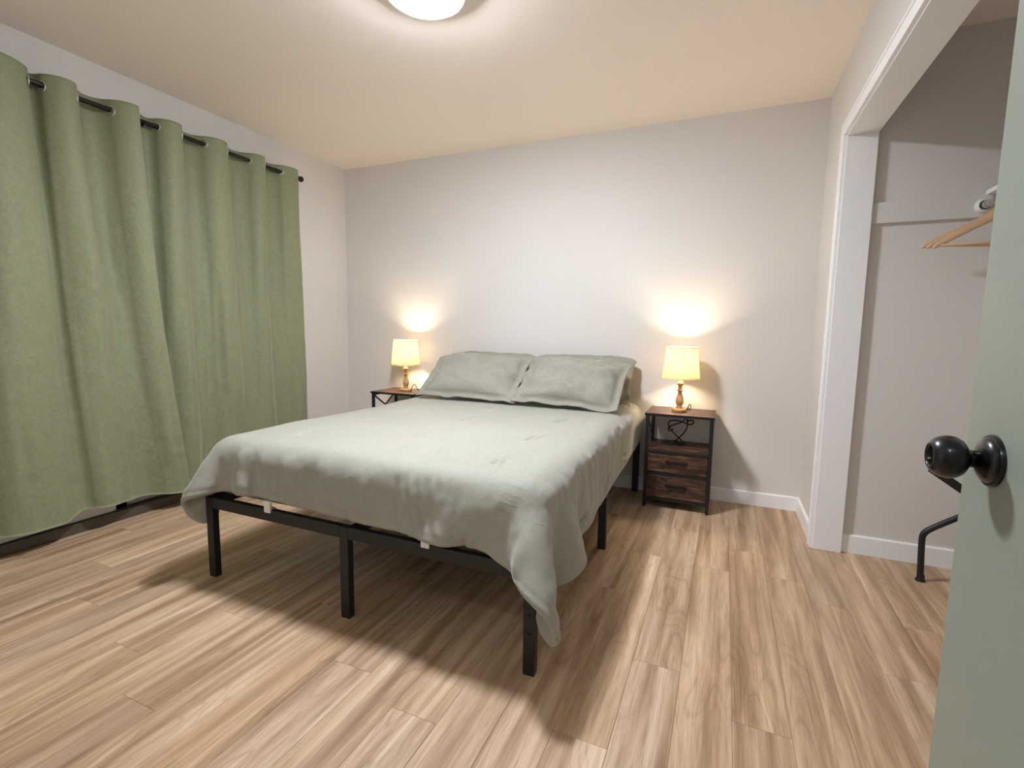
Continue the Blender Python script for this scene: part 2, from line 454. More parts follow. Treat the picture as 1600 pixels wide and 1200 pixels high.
# shelf cleat on the closet side wall and shelf over the rail
struct('trim_2', MB().box(CX1 - 0.0, CXB, CYF - 0.019, CYF, 1.621, 1.716, 0.0015), M_WALL)
struct('trim_3', MB().box(CXB - 0.019, CXB, CYN, CYF - 0.019, 1.621, 1.716, 0.0015), M_WALL)
sh = MB().box(4.088, CXB - 0.001, CYN + 0.001, CYF - 0.003, 1.7165, 1.736, 0.0015).build('closet_shelf', M_TRIM)
tag(sh, 'white painted shelf board inside the closet above the chrome hanging rail', 'shelf')

# room door frame behind the camera
t4 = MB().box(2.56, 2.58, YN - 0.12, YN, 0, 2.05).box(3.435, 3.455, YN - 0.12, YN, 0, 2.05).box(2.56, 3.455, YN - 0.12, YN, 2.05, 2.07)
struct('trim_4', t4, M_TRIM)
t5 = MB().box(2.50, 2.565, YN, YN + 0.016, 0, 2.12, 0.002).box(2.50, 3.51, YN, YN + 0.016, 2.06, 2.12, 0.002).box(3.45, 3.51, YN, YN + 0.016, 0, 2.12, 0.002)
struct('trim_5', t5, M_TRIM)

# sliding glass door behind the curtains
wd = bpy.data.objects.new('window_1', None); C.objects.link(wd); wd['kind'] = 'structure'; wd.location = (0, DY0, 0)
part('window_frame', MB().box(-0.10, 0.006, DY0, DY0 + 0.05, 0.055, DZ, 0.002).box(-0.10, 0.006, DY1 - 0.05, DY1, 0.055, DZ, 0.002)
     .box(-0.10, 0.006, DY0, DY1, DZ - 0.05, DZ, 0.002), M_TRIM, wd)
ym = (DY0 + DY1) / 2
part('door_sash', MB().box(-0.045, -0.01, DY0 + 0.05, DY0 + 0.11, 0.058, DZ - 0.05, 0.002).box(-0.045, -0.01, ym - 0.02, ym + 0.04, 0.058, DZ - 0.05, 0.002)
     .box(-0.045, -0.01, DY0 + 0.05, ym + 0.04, 0.058, 0.14, 0.002).box(-0.045, -0.01, DY0 + 0.05, ym + 0.04, DZ - 0.11, DZ - 0.05, 0.002), M_TRIM, wd)
part('door_sash', MB().box(-0.09, -0.05, ym - 0.04, ym + 0.02, 0.058, DZ - 0.05, 0.002).box(-0.09, -0.05, DY1 - 0.11, DY1 - 0.05, 0.058, DZ - 0.05, 0.002)
     .box(-0.09, -0.05, ym - 0.04, DY1 - 0.05, 0.058, 0.14, 0.002).box(-0.09, -0.05, ym - 0.04, DY1 - 0.05, DZ - 0.11, DZ - 0.05, 0.002), M_TRIM, wd)
part('glass_pane', MB().box(-0.03, -0.024, DY0 + 0.11, ym - 0.02, 0.14, DZ - 0.11), M_GLASS, wd)
part('glass_pane', MB().box(-0.073, -0.067, ym + 0.02, DY1 - 0.11, 0.14, DZ - 0.11), M_GLASS, wd)
part('threshold', MB().box(-0.12, 0.012, DY0 + 0.001, DY1 - 0.001, 0.0, 0.055, 0.003), M_DARKSILL, wd)
part('window_casing', MB().box(0, 0.014, DY0 - 0.06, DY0 + 0.004, 0.001, DZ + 0.06, 0.002).box(0, 0.014, DY1 - 0.004, DY1 + 0.06, 0.001, DZ + 0.06, 0.002)
     .box(0, 0.014, DY0, DY1, DZ - 0.004, DZ + 0.06, 0.002), M_TRIM, wd)

# ---------------------------------------------------------------- green door, opened into the room
DX = 3.400; HY = -3.268; EY = -2.530
dr = MB().box(DX, DX + 0.035, HY, EY, 0.010, 2.035, 0.0012).build('door_1', M_GREEN); dr['kind'] = 'structure'
tag(dr, 'sage green painted flush door standing open at the right edge, with black knob')
def knob(side):
    # lathe axis along x, pointing away from the door face
    kx = DX if side < 0 else DX + 0.035
    m = Matrix.Translation((kx, -2.608, 0.939)) @ Matrix.Rotation(side * PI / 2, 4, 'Y')
    ro = MB().lathe([(0.0, 0), (0.0335, 0.0), (0.0335, 0.003), (0.0325, 0.0055), (0.0295, 0.006), (0.0285, 0.0085), (0.024, 0.012), (0.0175, 0.0145), (0.0125, 0.016), (0.0, 0.016)], 48, m).build('rosette', M_KNOB, dr, 'y')
    kn = MB().lathe([(0.0, 0.0155), (0.0115, 0.0155), (0.0112, 0.024), (0.0122, 0.0265), (0.0175, 0.0285), (0.0232, 0.0325), (0.0272, 0.039), (0.0284, 0.046), (0.0274, 0.053), (0.0245, 0.0592), (0.0205, 0.0635), (0.0170, 0.0655),
                      (0.0150, 0.0660), (0.0137, 0.0652), (0.0128, 0.0630), (0.0122, 0.0590), (0.0105, 0.0555), (0.006, 0.054), (0.0, 0.0535)], 48, m).build('door_knob', M_KNOB, dr, 'all')
    MB().lathe([(0.0, 0.0536), (0.0042, 0.0536), (0.0042, 0.0578), (0.003, 0.0590), (0.0, 0.0592)], 20, m).build('push_button', M_CHROME if False else M_KNOB, kn, 'y')
knob(-1); knob(1)
MB().box(DX + 0.006, DX + 0.029, EY - 0.0005, EY + 0.0012, 0.91, 0.967, 0.0005).build('latch_plate', M_BLACK, dr)
for z in (0.25, 1.05, 1.83):
    MB().lathe([(0.0065, z - 0.045), (0.0065, z + 0.045)], 12, Matrix.Translation((DX + 0.036, HY - 0.004, 0))).box(DX + 0.004, DX + 0.03, HY - 0.0012, HY + 0.0005, z - 0.045, z + 0.045).build('hinge', M_BLACK, dr)

# ---------------------------------------------------------------- ceiling lamps
def dome(name, x, y, r, m, label, cat):
    t = thing(name, (x, y, H), label, cat)
    MB().lathe([(0, 0), (r, 0), (r + 0.006, -0.003), (r + 0.012, -0.050), (r + 0.010, -0.054), (0, -0.052)], 64).build('shading_ring', M_TRIM, t, 'y')  # opaque ring, wide lip added to shade the ceiling close to the lamp
    pr = [(r * 1.0, -0.0545)] + [(r * 1.0 * math.cos(a) ** 0.8, -0.055 - 0.026 * math.sin(a)) for a in [i * PI / 2 / 10 for i in range(10)]] + [(0, -0.081)]
    MB().lathe(pr, 64, cap0=True).build('diffuser', m, t, 'all')
    return t
dome('ceiling_light', 1.930, -1.680, 0.142, M_CEILLAMP, 'round white flush-mount ceiling light glowing at the top edge of the view', 'ceiling light')
dome('hall_light', 2.95, -4.02, 0.14, M_HALLLAMP, 'round white ceiling light in the hallway behind the camera', 'ceiling light')
# ---------------------------------------------------------------- bed frame
BX0, BX1, BYF, BYH, BZ = 1.045, 2.578, -2.062, -0.030, 0.362
bed = thing('bed_frame', (1.81, -1.04, 0), 'black metal platform bed frame on square legs under the sage comforter', 'bed frame')
bi = -bed.location
def bpart(name, mb, m=M_BLACK, smooth=False, parent=bed):
    o = mb.build(name, m, parent, smooth)
    if parent is bed: o.matrix_parent_inverse = Matrix.Translation(bi)
    return o
lw = 0.040; zr0, zr1 = BZ - 0.048, BZ
xm = (BX0 + BX1) / 2
for x, y in ((BX0, BYF), (xm - lw / 2, BYF), (BX0, BYH - lw), (xm - lw / 2, BYH - lw), (BX1 - lw, BYH - lw), (BX0, -1.06), (xm - lw / 2, -1.06), (BX1 - lw, -1.06)):
    bpart('leg', MB().box(x, x + lw, y, y + lw * 0.75, 0.006, zr0 if y > -2 and y < -1 else zr1 - 0.002, 0.003).box(x + 0.001, x + lw - 0.001, y + 0.001, y + lw * 0.75 - 0.001, 0.0, 0.007))
lg = bpart('leg', MB().box(BX1 - lw, BX1, BYF, BYF + lw * 0.75, 0.006, zr1 - 0.002, 0.003).box(BX1 - lw + 0.001, BX1 - 0.001, BYF + 0.001, BYF + 0.029, 0.0, 0.007))
for z in (0.205, 0.142):       # bolt slots for a headboard in the front right leg
    s = MB().lathe([(0.0, 0), (0.0085, 0), (0.0085, 0.0012), (0, 0.0012)], 20, Matrix.Translation((BX1 - lw / 2, BYF - 0.0002, z)) @ Matrix.Rotation(PI / 2, 4, 'X') @ Matrix.Scale(0.45, 4, (0, 1, 0)))
    s.build('bolt_slot', M_GAP, lg, 'y')
for o in lg.children: o.matrix_parent_inverse = Matrix.Identity(4); o.matrix_parent_inverse = Matrix.Translation((0, 0, 0))
bpart('rail', MB().box(BX0 + lw, xm - lw / 2, BYF + 0.001, BYF + 0.026, zr0, zr1, 0.003))
bpart('rail', MB().box(xm + lw / 2, BX1 - lw, BYF + 0.001, BYF + 0.026, zr0, zr1, 0.003))
bpart('rail', MB().box(BX0 + lw, BX1 - lw, BYH - 0.027, BYH - 0.002, zr0, zr1, 0.003))
for x in (BX0 + 0.002, BX1 - 0.027):
    bpart('side_rail', MB().box(x, x + 0.025, BYF + 0.031, BYH - 0.041, zr0, zr1, 0.003))
bpart('centre_beam', MB().box(xm - 0.0125, xm + 0.0125, BYF + 0.031, BYH - 0.041, zr0 - 0.008, zr1 - 0.016, 0.003))
for i in range(13):
    y = -1.93 + i * 0.148
    bpart('slat', MB().box(BX0 + 0.028, BX1 - 0.028, y, y + 0.045, zr1 - 0.015, zr1 - 0.001, 0.003))
for i, x in enumerate((1.421, 2.172)):
    bpart('mattress_clip', MB().box(x - 0.017, x + 0.017, BYF - 0.004, BYF + 0.008, zr1 - 0.012, zr1 + 0.036, 0.004).box(x - 0.014, x + 0.014, BYF + 0.006, BYF + 0.03, zr1 - 0.004, zr1 + 0.004, 0.002), M_PLASTIC)
    
# mattress under its fitted sheet
mt = MB().box(1.055, 2.565, -2.025, -0.030, 0.3625, 0.600, 0.055, 6).build('mattress', M_SHEET, None, 'all')
tag(mt, 'mattress in a green fitted sheet on the black bed frame, under the comforter', 'mattress')

# ---------------------------------------------------------------- comforter: a cloth laid over the mattress and relaxed
def drape(N, steps, iters):
    HL, HR, FR, FL = map(np.array, ((0.84, -0.10), (2.755, -0.06), (2.892, -2.240), (0.785, -2.195)))
    u, v = np.meshgrid(np.linspace(0, 1, N + 1), np.linspace(0, 1, N + 1)); u = u[..., None]; v = v[..., None]
    xy = (HL * (1 - u) + HR * u) * (1 - v) + (FL * (1 - u) + FR * u) * v
    # rounded corners: the square end of each corner is mapped to a quarter disc
    w_, h_ = 2.0, 2.12; r_ = 0.11
    a_ = (r_ - np.minimum(u, 1 - u) * w_) / r_; b_ = (r_ - np.minimum(v, 1 - v) * h_) / r_
    m_ = ((a_ > 0) & (b_ > 0))[..., 0]
    ex = np.where(u < 0.5, HL - HR, HR - HL); ey = np.where(v < 0.5, HL - FL, FL - HL)
    ex = ex / np.linalg.norm(ex, axis=2)[..., None]; ey = ey / np.linalg.norm(ey, axis=2)[..., None]
    sh = ex * (a_ * (np.sqrt(np.clip(1 - b_ ** 2 / 2, 0, 1)) - 1)) * r_ + ey * (b_ * (np.sqrt(np.clip(1 - a_ ** 2 / 2, 0, 1)) - 1)) * r_
    xy = xy + np.where(m_[..., None], sh, 0)
    X = np.dstack([xy, np.full(u.shape[:2], 0.617)])
    rest = X.reshape(-1, 3).copy()
    X[..., 2] += 0.004 * lattice(29, 29, N + 1, N + 1, 1) + 0.003 * lattice(13, 13, N + 1, N + 1, 2)
    groups = []
    def grp(dj, di, st, comp, ends=None):
        J, I = np.meshgrid(np.arange(0, N + 1 - dj), np.arange(max(0, -di), N + 1 - max(0, di)), indexing='ij')
        J = J.ravel(); I = I.ravel(); a = J * (N + 1) + I; b = (J + dj) * (N + 1) + I + di
        key = (J // dj) % 2 if dj else (I // di) % 2
        for k in (0, 1):
            A, B = a[key == k], b[key == k]
            if ends: comp = ends[0] + (ends[1] - ends[0]) * sstep((A % (N + 1)) / N, 0.3, 0.8)
            groups.append((A, B, np.linalg.norm(rest[A] - rest[B], axis=1) * 1.006, st, comp))
    grp(0, 1, 1, 0.9); grp(1, 0, 1, 0.9); grp(1, 1, 0.5, 0.5); grp(1, -1, 0.5, 0.5); 
    for q, e in ((2, (0.3, 0.7)), (4, (0.02, 0.3))): grp(0, q, 0, 0, e); grp(q, 0, 0, 0, e)
    solids = [((1.81, -1.025, 0.465), (0.755, 1.005, 0.13), 0.06, 0.014, 0.9), ((1.81, -1.05, 0.33), (0.762, 1.015, 0.03), 0.01, 0.012, 0.5),
              ((1.07, -2.04, 0.16), (0.022, 0.022, 0.16), 0.008, 0.01, 0.5), ((2.55, -2.04, 0.16), (0.022, 0.022, 0.16), 0.008, 0.01, 0.5)]
    P = X.reshape(-1, 3).copy(); V = np.zeros_like(P); dt = 1 / 60
    for s in range(steps):
        V[:, 2] -= 9.8 * dt * 0.6
        V *= 0.965 if s < steps * 0.78 else 0.9
        Po = P.copy(); P = P + V * dt
        for it in range(iters):
            for A, B, L, st, comp in groups:
                d = P[B] - P[A]; l = np.sqrt((d * d).sum(1)) + 1e-9; e = (l - L) / l
                c = d * (0.5 * e * np.where(e > 0, st, comp))[:, None]
                P[A] += c; P[B] -= c
            if it % 3 == 2:
                for bc, bh, r, th, fr in solids:
                    bc = np.array(bc); h = np.array(bh) - r
                    q = P - bc; d = q - np.clip(q, -h, h); L = np.sqrt((d * d).sum(1))
                    m = (L < r + th) & (L > 1e-9)
                    P[(L <= 1e-9), 2] = bc[2] + bh[2] + th
                    if not m.any(): continue
                    n = d[m] / L[m][:, None]; P[m] += n * (r + th - L[m])[:, None]
                    dp = P[m] - Po[m]; P[m] -= (dp - (dp * n).sum(1)[:, None] * n) * fr
                P[:, 2] = np.maximum(P[:, 2], 0.02)
        V = (P - Po) / dt
    return P.reshape(N + 1, N + 1, 3)

G = drape(72, 260, 9)
def up2(G):
    """one smooth 2x refinement"""
    def ax(A):
        m = np.empty((A.shape[0] * 2 - 1,) + A.shape[1:])
        m[::2] = A; mid = (A[:-1] + A[1:]) / 2
        mid[1:-1] = (A[1:-2] + A[2:-1]) * 9 / 16 - (A[:-3] + A[3:]) / 16
        m[1::2] = mid; return m
    return np.swapaxes(ax(np.swapaxes(ax(G), 0, 1)), 0, 1)
G = up2(up2(G))
def blur(A, n):
    for _ in range(n):
        B = A.copy(); B[1:-1] = (A[:-2] + 2 * A[1:-1] + A[2:]) / 4; A = B
        B = A.copy(); B[:, 1:-1] = (A[:, :-2] + 2 * A[:, 1:-1] + A[:, 2:]) / 4; A = B
    return A
G = blur(G, 10)
def normals(G):
    du = np.gradient(G, axis=1); dv = np.gradient(G, axis=0)
    n = np.cross(dv, du); n /= np.linalg.norm(n, axis=2)[..., None] + 1e-9
    return n
nr = normals(G)
if nr[100, 100, 2] < 0: nr = -nr
hh, ww = G.shape[:2]
# cloth-space coordinates in metres
sx = np.linspace(0, 2.0, ww)[None].repeat(hh, 0); sy = np.linspace(0, 2.12, hh)[:, None].repeat(ww, 1)
X_, Y_, Z_ = G[..., 0], G[..., 1], G[..., 2]
flat = np.clip(nr[..., 2], 0, 1)
side = 1 - sstep(flat, 0.35, 0.9)
disp = np.zeros((hh, ww))
# quilting tacks: dimple plus a short crease running with the bed
colx = {0: 0.845, 1: 1.325, 2: 1.805, 3: 2.285, 4: 2.765, 5: 2.99}
ci = 128
fx = lambda x: np.interp(x, G[ci, :, 0][(G[ci, :, 2] > 0.585)], sx[ci][(G[ci, :, 2] > 0.585)])
y_top = G[:, 144, 1]; s_top = sy[:, 144]
rowsel = G[:, 144, 2] > 0.585
fy = lambda y: np.interp(-y, -y_top[rowsel], s_top[rowsel])
s285, s805 = fx(2.285), fx(1.805); pitch = s285 - s805
tacks = []
for c in range(-2, 3):
    a = s285 + c * pitch
    ys = [-0.96, -1.39, -1.81] if c % 2 == 0 else [-0.70, -1.12, -1.566]
    for y in ys + [ys[-1] - 0.43]:
        b = fy(y) if y > -1.95 else fy(-1.81) + 0.43 * 1
        if 0.05 < a < 1.95: tacks.append((a, b))
rs = random.Random(5)
for a, b in tacks:
    dx = sx - a; dy = sy - b
    sl = rs.uniform(-0.25, 0.25); dxr = dx - sl * dy
    disp -= 0.0035 * np.exp(-(dx ** 2 + dy ** 2) / 0.045 ** 2)
    crease = np.exp(-(dxr / 0.0085) ** 2) * np.exp(-(dy / 0.045) ** 2)
    lip = np.exp(-((dxr - 0.017) / 0.011) ** 2) * np.exp(-(dy / 0.06) ** 2)
    disp += -0.020 * crease + 0.011 * lip
    for q in range(3):      # puckers fanning out of the tack
        th = rs.uniform(0, 2 * PI); ux, uy = math.cos(th), math.sin(th)
        al = dx * ux + dy * uy; pe = -dx * uy + dy * ux
        disp += 0.0022 * np.exp(-(pe / 0.012) ** 2) * np.exp(-((al - 0.09) / 0.07) ** 2)
# broad puff between the tacks
disp += 0.004 * lattice(7, 7, hh, ww, 8)
# soft rumples on the top, long folds down the drops
disp += 0.0008 * lattice(26, 30, hh, ww, 9) * (1 - 0.3 * side)
foot = sstep(-Y_, 1.98, 2.05) * side
lf = lattice(3, 34, hh, ww, 10) + 0.6 * lattice(5, 60, hh, ww, 11)
disp += 0.0042 * foot * lf
rgt = side * sstep(X_, 2.5, 2.57)
rf = lattice(22, 6, hh, ww, 12) + 0.6 * lattice(44, 9, hh, ww, 14)
disp += 0.0040 * rgt * rf
disp += 0.0011 * side * lattice(60, 60, hh, ww, 15)
# a pressed cluster of pleats near the right of the foot drop, and the shoulder wrinkles of the right edge
cl = np.exp(-((X_ - 2.16) / 0.10) ** 2) * foot
disp += 0.0055 * cl * np.sin((sx - 0.25 * sy) * 2 * PI / 0.042)
ed = np.exp(-((sx - fx(2.50)) / 0.05) ** 2)
disp += 0.0020 * ed * lattice(40, 30, hh, ww, 16)
edge = np.minimum(np.minimum(sx, 2.0 - sx), np.minimum(sy, 2.12 - sy))
disp *= 0.4 + 0.6 * sstep(edge, 0.0, 0.05)
# stitched hem line
disp -= 0.0025 * np.exp(-((edge - 0.022) / 0.006) ** 2)
TH = 0.011
tk = TH * np.sqrt(np.clip(1 - (1 - np.clip(edge / 0.018, 0, 1)) ** 2, 0.02, 1))
top = G + nr * (tk + disp)[..., None]
bot = G - nr * (tk - disp * 0.5)[..., None]
nv = hh * ww
idx = np.arange(nv).reshape(hh, ww)
q = np.stack([idx[:-1, :-1], idx[:-1, 1:], idx[1:, 1:], idx[1:, :-1]], -1).reshape(-1, 4)
ring = np.concatenate([idx[0, :], idx[1:, -1], idx[-1, -2::-1], idx[-2:0:-1, 0]])
rim = np.stack([ring, np.roll(ring, -1), np.roll(ring, -1) + nv, ring + nv], -1)
F = np.vstack([q[:, ::-1], q + nv, rim])
me = bpy.data.meshes.new('comforter')
me.from_pydata(np.vstack([top.reshape(-1, 3), bot.reshape(-1, 3)]).tolist(), [], F.tolist())
me.polygons.foreach_set('use_smooth', [True] * len(me.polygons)); me.materials.append(M_COMF)
bmm = bmesh.new(); bmm.from_mesh(me); bmesh.ops.recalc_face_normals(bmm, faces=bmm.faces[:]); bmm.to_mesh(me); bmm.free()
cf = bpy.data.objects.new('comforter', me); C.objects.link(cf)
tag(cf, 'pale sage green quilted comforter draped over the bed, long corner hanging at right foot', 'comforter')

# ---------------------------------------------------------------- pillows
def pillow(name, w, h, t, loc, rot, label, seed, sag=0.0, curl=0.0):
    """sham: puffed middle, flat flange round it; local x = width, y = height, z = thickness"""
    n = 72; u = np.linspace(-1, 1, n + 1)[None].repeat(n + 1, 0); v = np.linspace(-1, 1, n + 1)[:, None].repeat(n + 1, 1)
    fl = 0.88                                    # flange starts here
    pu = np.clip(np.abs(u) / fl, 0, 1); pv = np.clip(np.abs(v) / (fl - 0.03), 0, 1)
    puff = (np.clip(1 - pu ** 2.6, 0, 1) ** 0.55) * (np.clip(1 - pv ** 2.6, 0, 1) ** 0.55)
    # sides draw in a little between the corners
    X = u * w / 2 * (1 - 0.045 * (1 - v ** 2)); Y = v * h / 2 * (1 - 0.05 * (1 - u ** 2))
    la = lattice(5, 7, n + 1, n + 1, seed); lb = lattice(11, 14, n + 1, n + 1, seed + 1); lc = lattice(22, 28, n + 1, n + 1, seed + 2)
    ang = np.arctan2(np.abs(v) - 1.02, np.abs(u) - 1.02); rr = np.hypot(np.abs(u) - 1.02, np.abs(v) - 1.02)
    ray = np.sin(ang * 22 + seed) * np.exp(-(rr / 0.42) ** 2) * puff
    wob = 0.010 * la + 0.0035 * lb + 0.0012 * lc
    zt = t / 2 * puff * (1 + 0.10 * la) + wob * (0.35 + 0.65 * puff) + 0.011 * ray + 0.0025
    zb = -t / 2 * puff * 0.8 + wob * 0.35 * (1 - puff) - 0.0025
    curlz = curl * (np.clip(np.abs(u) - fl, 0, 1) / (1 - fl)) ** 2 * (0.5 + 0.5 * lattice(6, 2, n + 1, n + 1, seed + 5)) + 0.007 * lattice(9, 9, n + 1, n + 1, seed + 4) * (1 - puff)
    zt = zt + curlz; zb = zb + curlz
    droop = 0.045 * np.abs(u) ** 5 * np.clip(v, 0, 1) ** 3
    Yt = Y - droop - sag * puff * (1 - v ** 2) * 0.6
    T = np.dstack([X, Yt, zt]); B = np.dstack([X, Yt, zb])
    nv = (n + 1) ** 2; idx = np.arange(nv).reshape(n + 1, n + 1)
    q = np.stack([idx[:-1, :-1], idx[:-1, 1:], idx[1:, 1:], idx[1:, :-1]], -1).reshape(-1, 4)
    ring = np.concatenate([idx[0, :], idx[1:, -1], idx[-1, -2::-1], idx[-2:0:-1, 0]])
    rim = np.stack([np.roll(ring, -1), ring, ring + nv, np.roll(ring, -1) + nv], -1)
    F = np.vstack([q, q[:, ::-1] + nv, rim])
    me = bpy.data.meshes.new(name); me.from_pydata(np.vstack([T.reshape(-1, 3), B.reshape(-1, 3)]).tolist(), [], F.tolist())
    me.polygons.foreach_set('use_smooth', [True] * len(me.polygons)); me.materials.append(M_SHAM)
    o = bpy.data.objects.new(name, me); C.objects.link(o); o.location = loc; o.rotation_euler = rot
    tag(o, label, 'pillow', 'pillows on the bed')
    return o
pillow('pillow', 0.74, 0.39, 0.14, (1.465, -0.175, 0.785), (R(50), 0, R(-2)), 'sage green pillow at back left, mostly hidden behind the front left pillow', 21)
pillow('pillow', 0.74, 0.39, 0.14, (2.17, -0.170, 0.782), (R(52), 0, R(1)), 'sage green pillow at back right, mostly hidden, its flange showing beside the right lamp', 33, curl=-0.03)
pillow('pillow', 0.73, 0.47, 0.18, (1.495, -0.415, 0.780), (R(36), R(0), R(2)), 'sage green sham pillow leaning in front on the left half of the bed', 45)
pillow('pillow', 0.69, 0.47, 0.19, (2.195, -0.415, 0.780), (R(37), R(2), R(-2)), 'sage green sham pillow leaning in front on the right half of the bed', 57, curl=0.02)

# ---------------------------------------------------------------- nightstands
def nightstand(x, y, label):
    """x, y: front left corner of the top"""
    w, d, h = 0.402, 0.322, 0.600
    t = thing('nightstand', (x, y, 0), label, 'nightstand', 'nightstands either side of the bed')
    B = lambda nm, mb, m=M_BLACK, par=t, s=False: mb.build(nm, m, par, s)
    B('top', MB().box(0.002, w - 0.002, 0.002, d - 0.002, h - 0.015, h, 0.0015), M_RUST)
    B('top_rim', MB().box(0, w, 0, 0.0018, h - 0.016, h - 0.001).box(0, w, d - 0.0018, d, h - 0.016, h - 0.001).box(0, 0.0018, 0, d, h - 0.016, h - 0.001).box(w - 0.0018, w, 0, d, h - 0.016, h - 0.001))
    lw = 0.019; i = 0.006
    for lx in (i, w - i - lw):
        for ly in (i, d - i - lw):
            B('leg', MB().box(lx, lx + lw, ly, ly + lw, 0.012, h - 0.016, 0.002).lathe([(0.0085, 0), (0.0085, 0.004), (0.006, 0.005), (0.006, 0.013)], 12, Matrix.Translation((lx + lw / 2, ly + lw / 2, 0))))
    zs = 0.378
    B('shelf', MB().box(i + lw * 0.5, w - i - lw * 0.5, i + 0.004, d - i - 0.004, zs - 0.012, zs, 0.001), M_RUST)
    for z in (zs - 0.028, 0.215, 0.052):
        B('cross_rail', MB().box(i + lw, w - i - lw, i + 0.002, i + 0.016, z, z + 0.015, 0.0015))
        B('cross_rail', MB().box(i + lw, w - i - lw, d - i - 0.016, d - i - 0.002, z, z + 0.015, 0.0015))
    for lx in (i + 0.004, w - i - 0.018):
        for z in (zs - 0.028, 0.215, 0.052, h - 0.032):
            B('side_rail', MB().box(lx, lx + 0.014, i + lw, d - i - lw, z, z + 0.015, 0.0015))
        xc = lx + 0.007
        B('cross_brace', MB().bar((xc, i + lw, zs + 0.004), (xc, d - i - lw, h - 0.034), 0.005, 0.011).bar((xc + 0.001, i + lw, h - 0.034), (xc + 0.001, d - i - lw, zs + 0.004), 0.005, 0.011))
    for z0, z1 in ((0.232, 0.348), (0.069, 0.2135)):
        dw = MB().box(i + lw + 0.003, w - i - lw - 0.003, 0.018, d - 0.022, z0 + 0.003, z1 - 0.004, 0.003)
        dr_ = B('drawer', dw, M_FELT)
        MB().box(i + lw + 0.0015, w - i - lw - 0.0015, 0.007, 0.0185, z0 + 0.001, z1 - 0.001, 0.002).build('drawer_front', M_RUST, dr_)
        zc = (z0 + z1) / 2 + 0.004; xc = w / 2
        # leather pull strap with an open loop under it
        MB().box(xc - 0.066, xc + 0.066, 0.0035, 0.0072, zc + 0.003, zc + 0.017, 0.002).bar((xc - 0.06, 0.005, zc + 0.012), (xc - 0.045, -0.003, zc - 0.008), 0.004, 0.012).bar((xc - 0.047, -0.003, zc - 0.006), (xc + 0.047, -0.003, zc - 0.006), 0.004, 0.010, up=(0, 0, 1)).bar((xc + 0.045, -0.003, zc - 0.008), (xc + 0.06, 0.005, zc + 0.012), 0.004, 0.012).build('drawer_pull', M_STRAP, dr_)
    plate = B('outlet_plate', MB().box(w - 0.165, w - 0.085, d - 0.085, d - 0.045, h, h + 0.0018, 0.0006), M_PLATE)
    return t
M_FELT = simple('black_felt', (20, 18, 17), 0.9)
M_STRAP = simple('dark_leather', (34, 22, 18), 0.5)
M_PLATE = simple('outlet_grey', (92, 74, 58), 0.5)
nsr = nightstand(2.644, -0.337, 'dark wood and black metal nightstand right of the bed, both drawers in view')
nsl = nightstand(0.518, -0.337, 'dark wood and black metal nightstand left of the bed, mostly hidden behind it')
# cable of the built-in outlet, bundled in the open compartment
def cord(par, pts, r, name='cord', sm=3):
    return MB().tube(pts, r, 8, True, sm).build(name, M_CORD, par, 'all')
ox, oy = 2.644, -0.337
def L3(P): return [(x - ox, y - oy, z) for x, y, z in P]
cc = MB()
cc.tube(L3([(2.872, -0.13, 0.582), (2.868, -0.15, 0.545), (2.850, -0.16, 0.527), (2.79, -0.17, 0.505), (2.765, -0.17, 0.480), (2.782, -0.165, 0.462), (2.80, -0.16, 0.48)]), 0.0042, 8, True, 3)
cc.tube(L3([(2.884, -0.13, 0.582), (2.880, -0.15, 0.54), (2.888, -0.16, 0.50), (2.865, -0.16, 0.455), (2.835, -0.165, 0.425), (2.81, -0.17, 0.395), (2.84, -0.16, 0.386)]), 0.0042, 8, True, 3)
cc.tube(L3([(2.878, -0.15, 0.535), (2.915, -0.155, 0.548), (2.925, -0.16, 0.53), (2.905, -0.16, 0.515), (2.88, -0.16, 0.522), (2.83, -0.17, 0.540), (2.785, -0.17, 0.538), (2.765, -0.17, 0.515), (2.78, -0.17, 0.485), (2.805, -0.165, 0.455), (2.85, -0.16, 0.415), (2.875, -0.16, 0.392)]), 0.004, 8, True, 3)
cc.tube(L3([(2.80, -0.18, 0.388), (2.85, -0.19, 0.402), (2.88, -0.17, 0.386), (2.84, -0.14, 0.390), (2.80, -0.15, 0.402), (2.82, -0.19, 0.41), (2.86, -0.18, 0.386)]), 0.0048, 8, True, 3)
cc.build('bundled_cable', M_CORD, nsr, 'all')

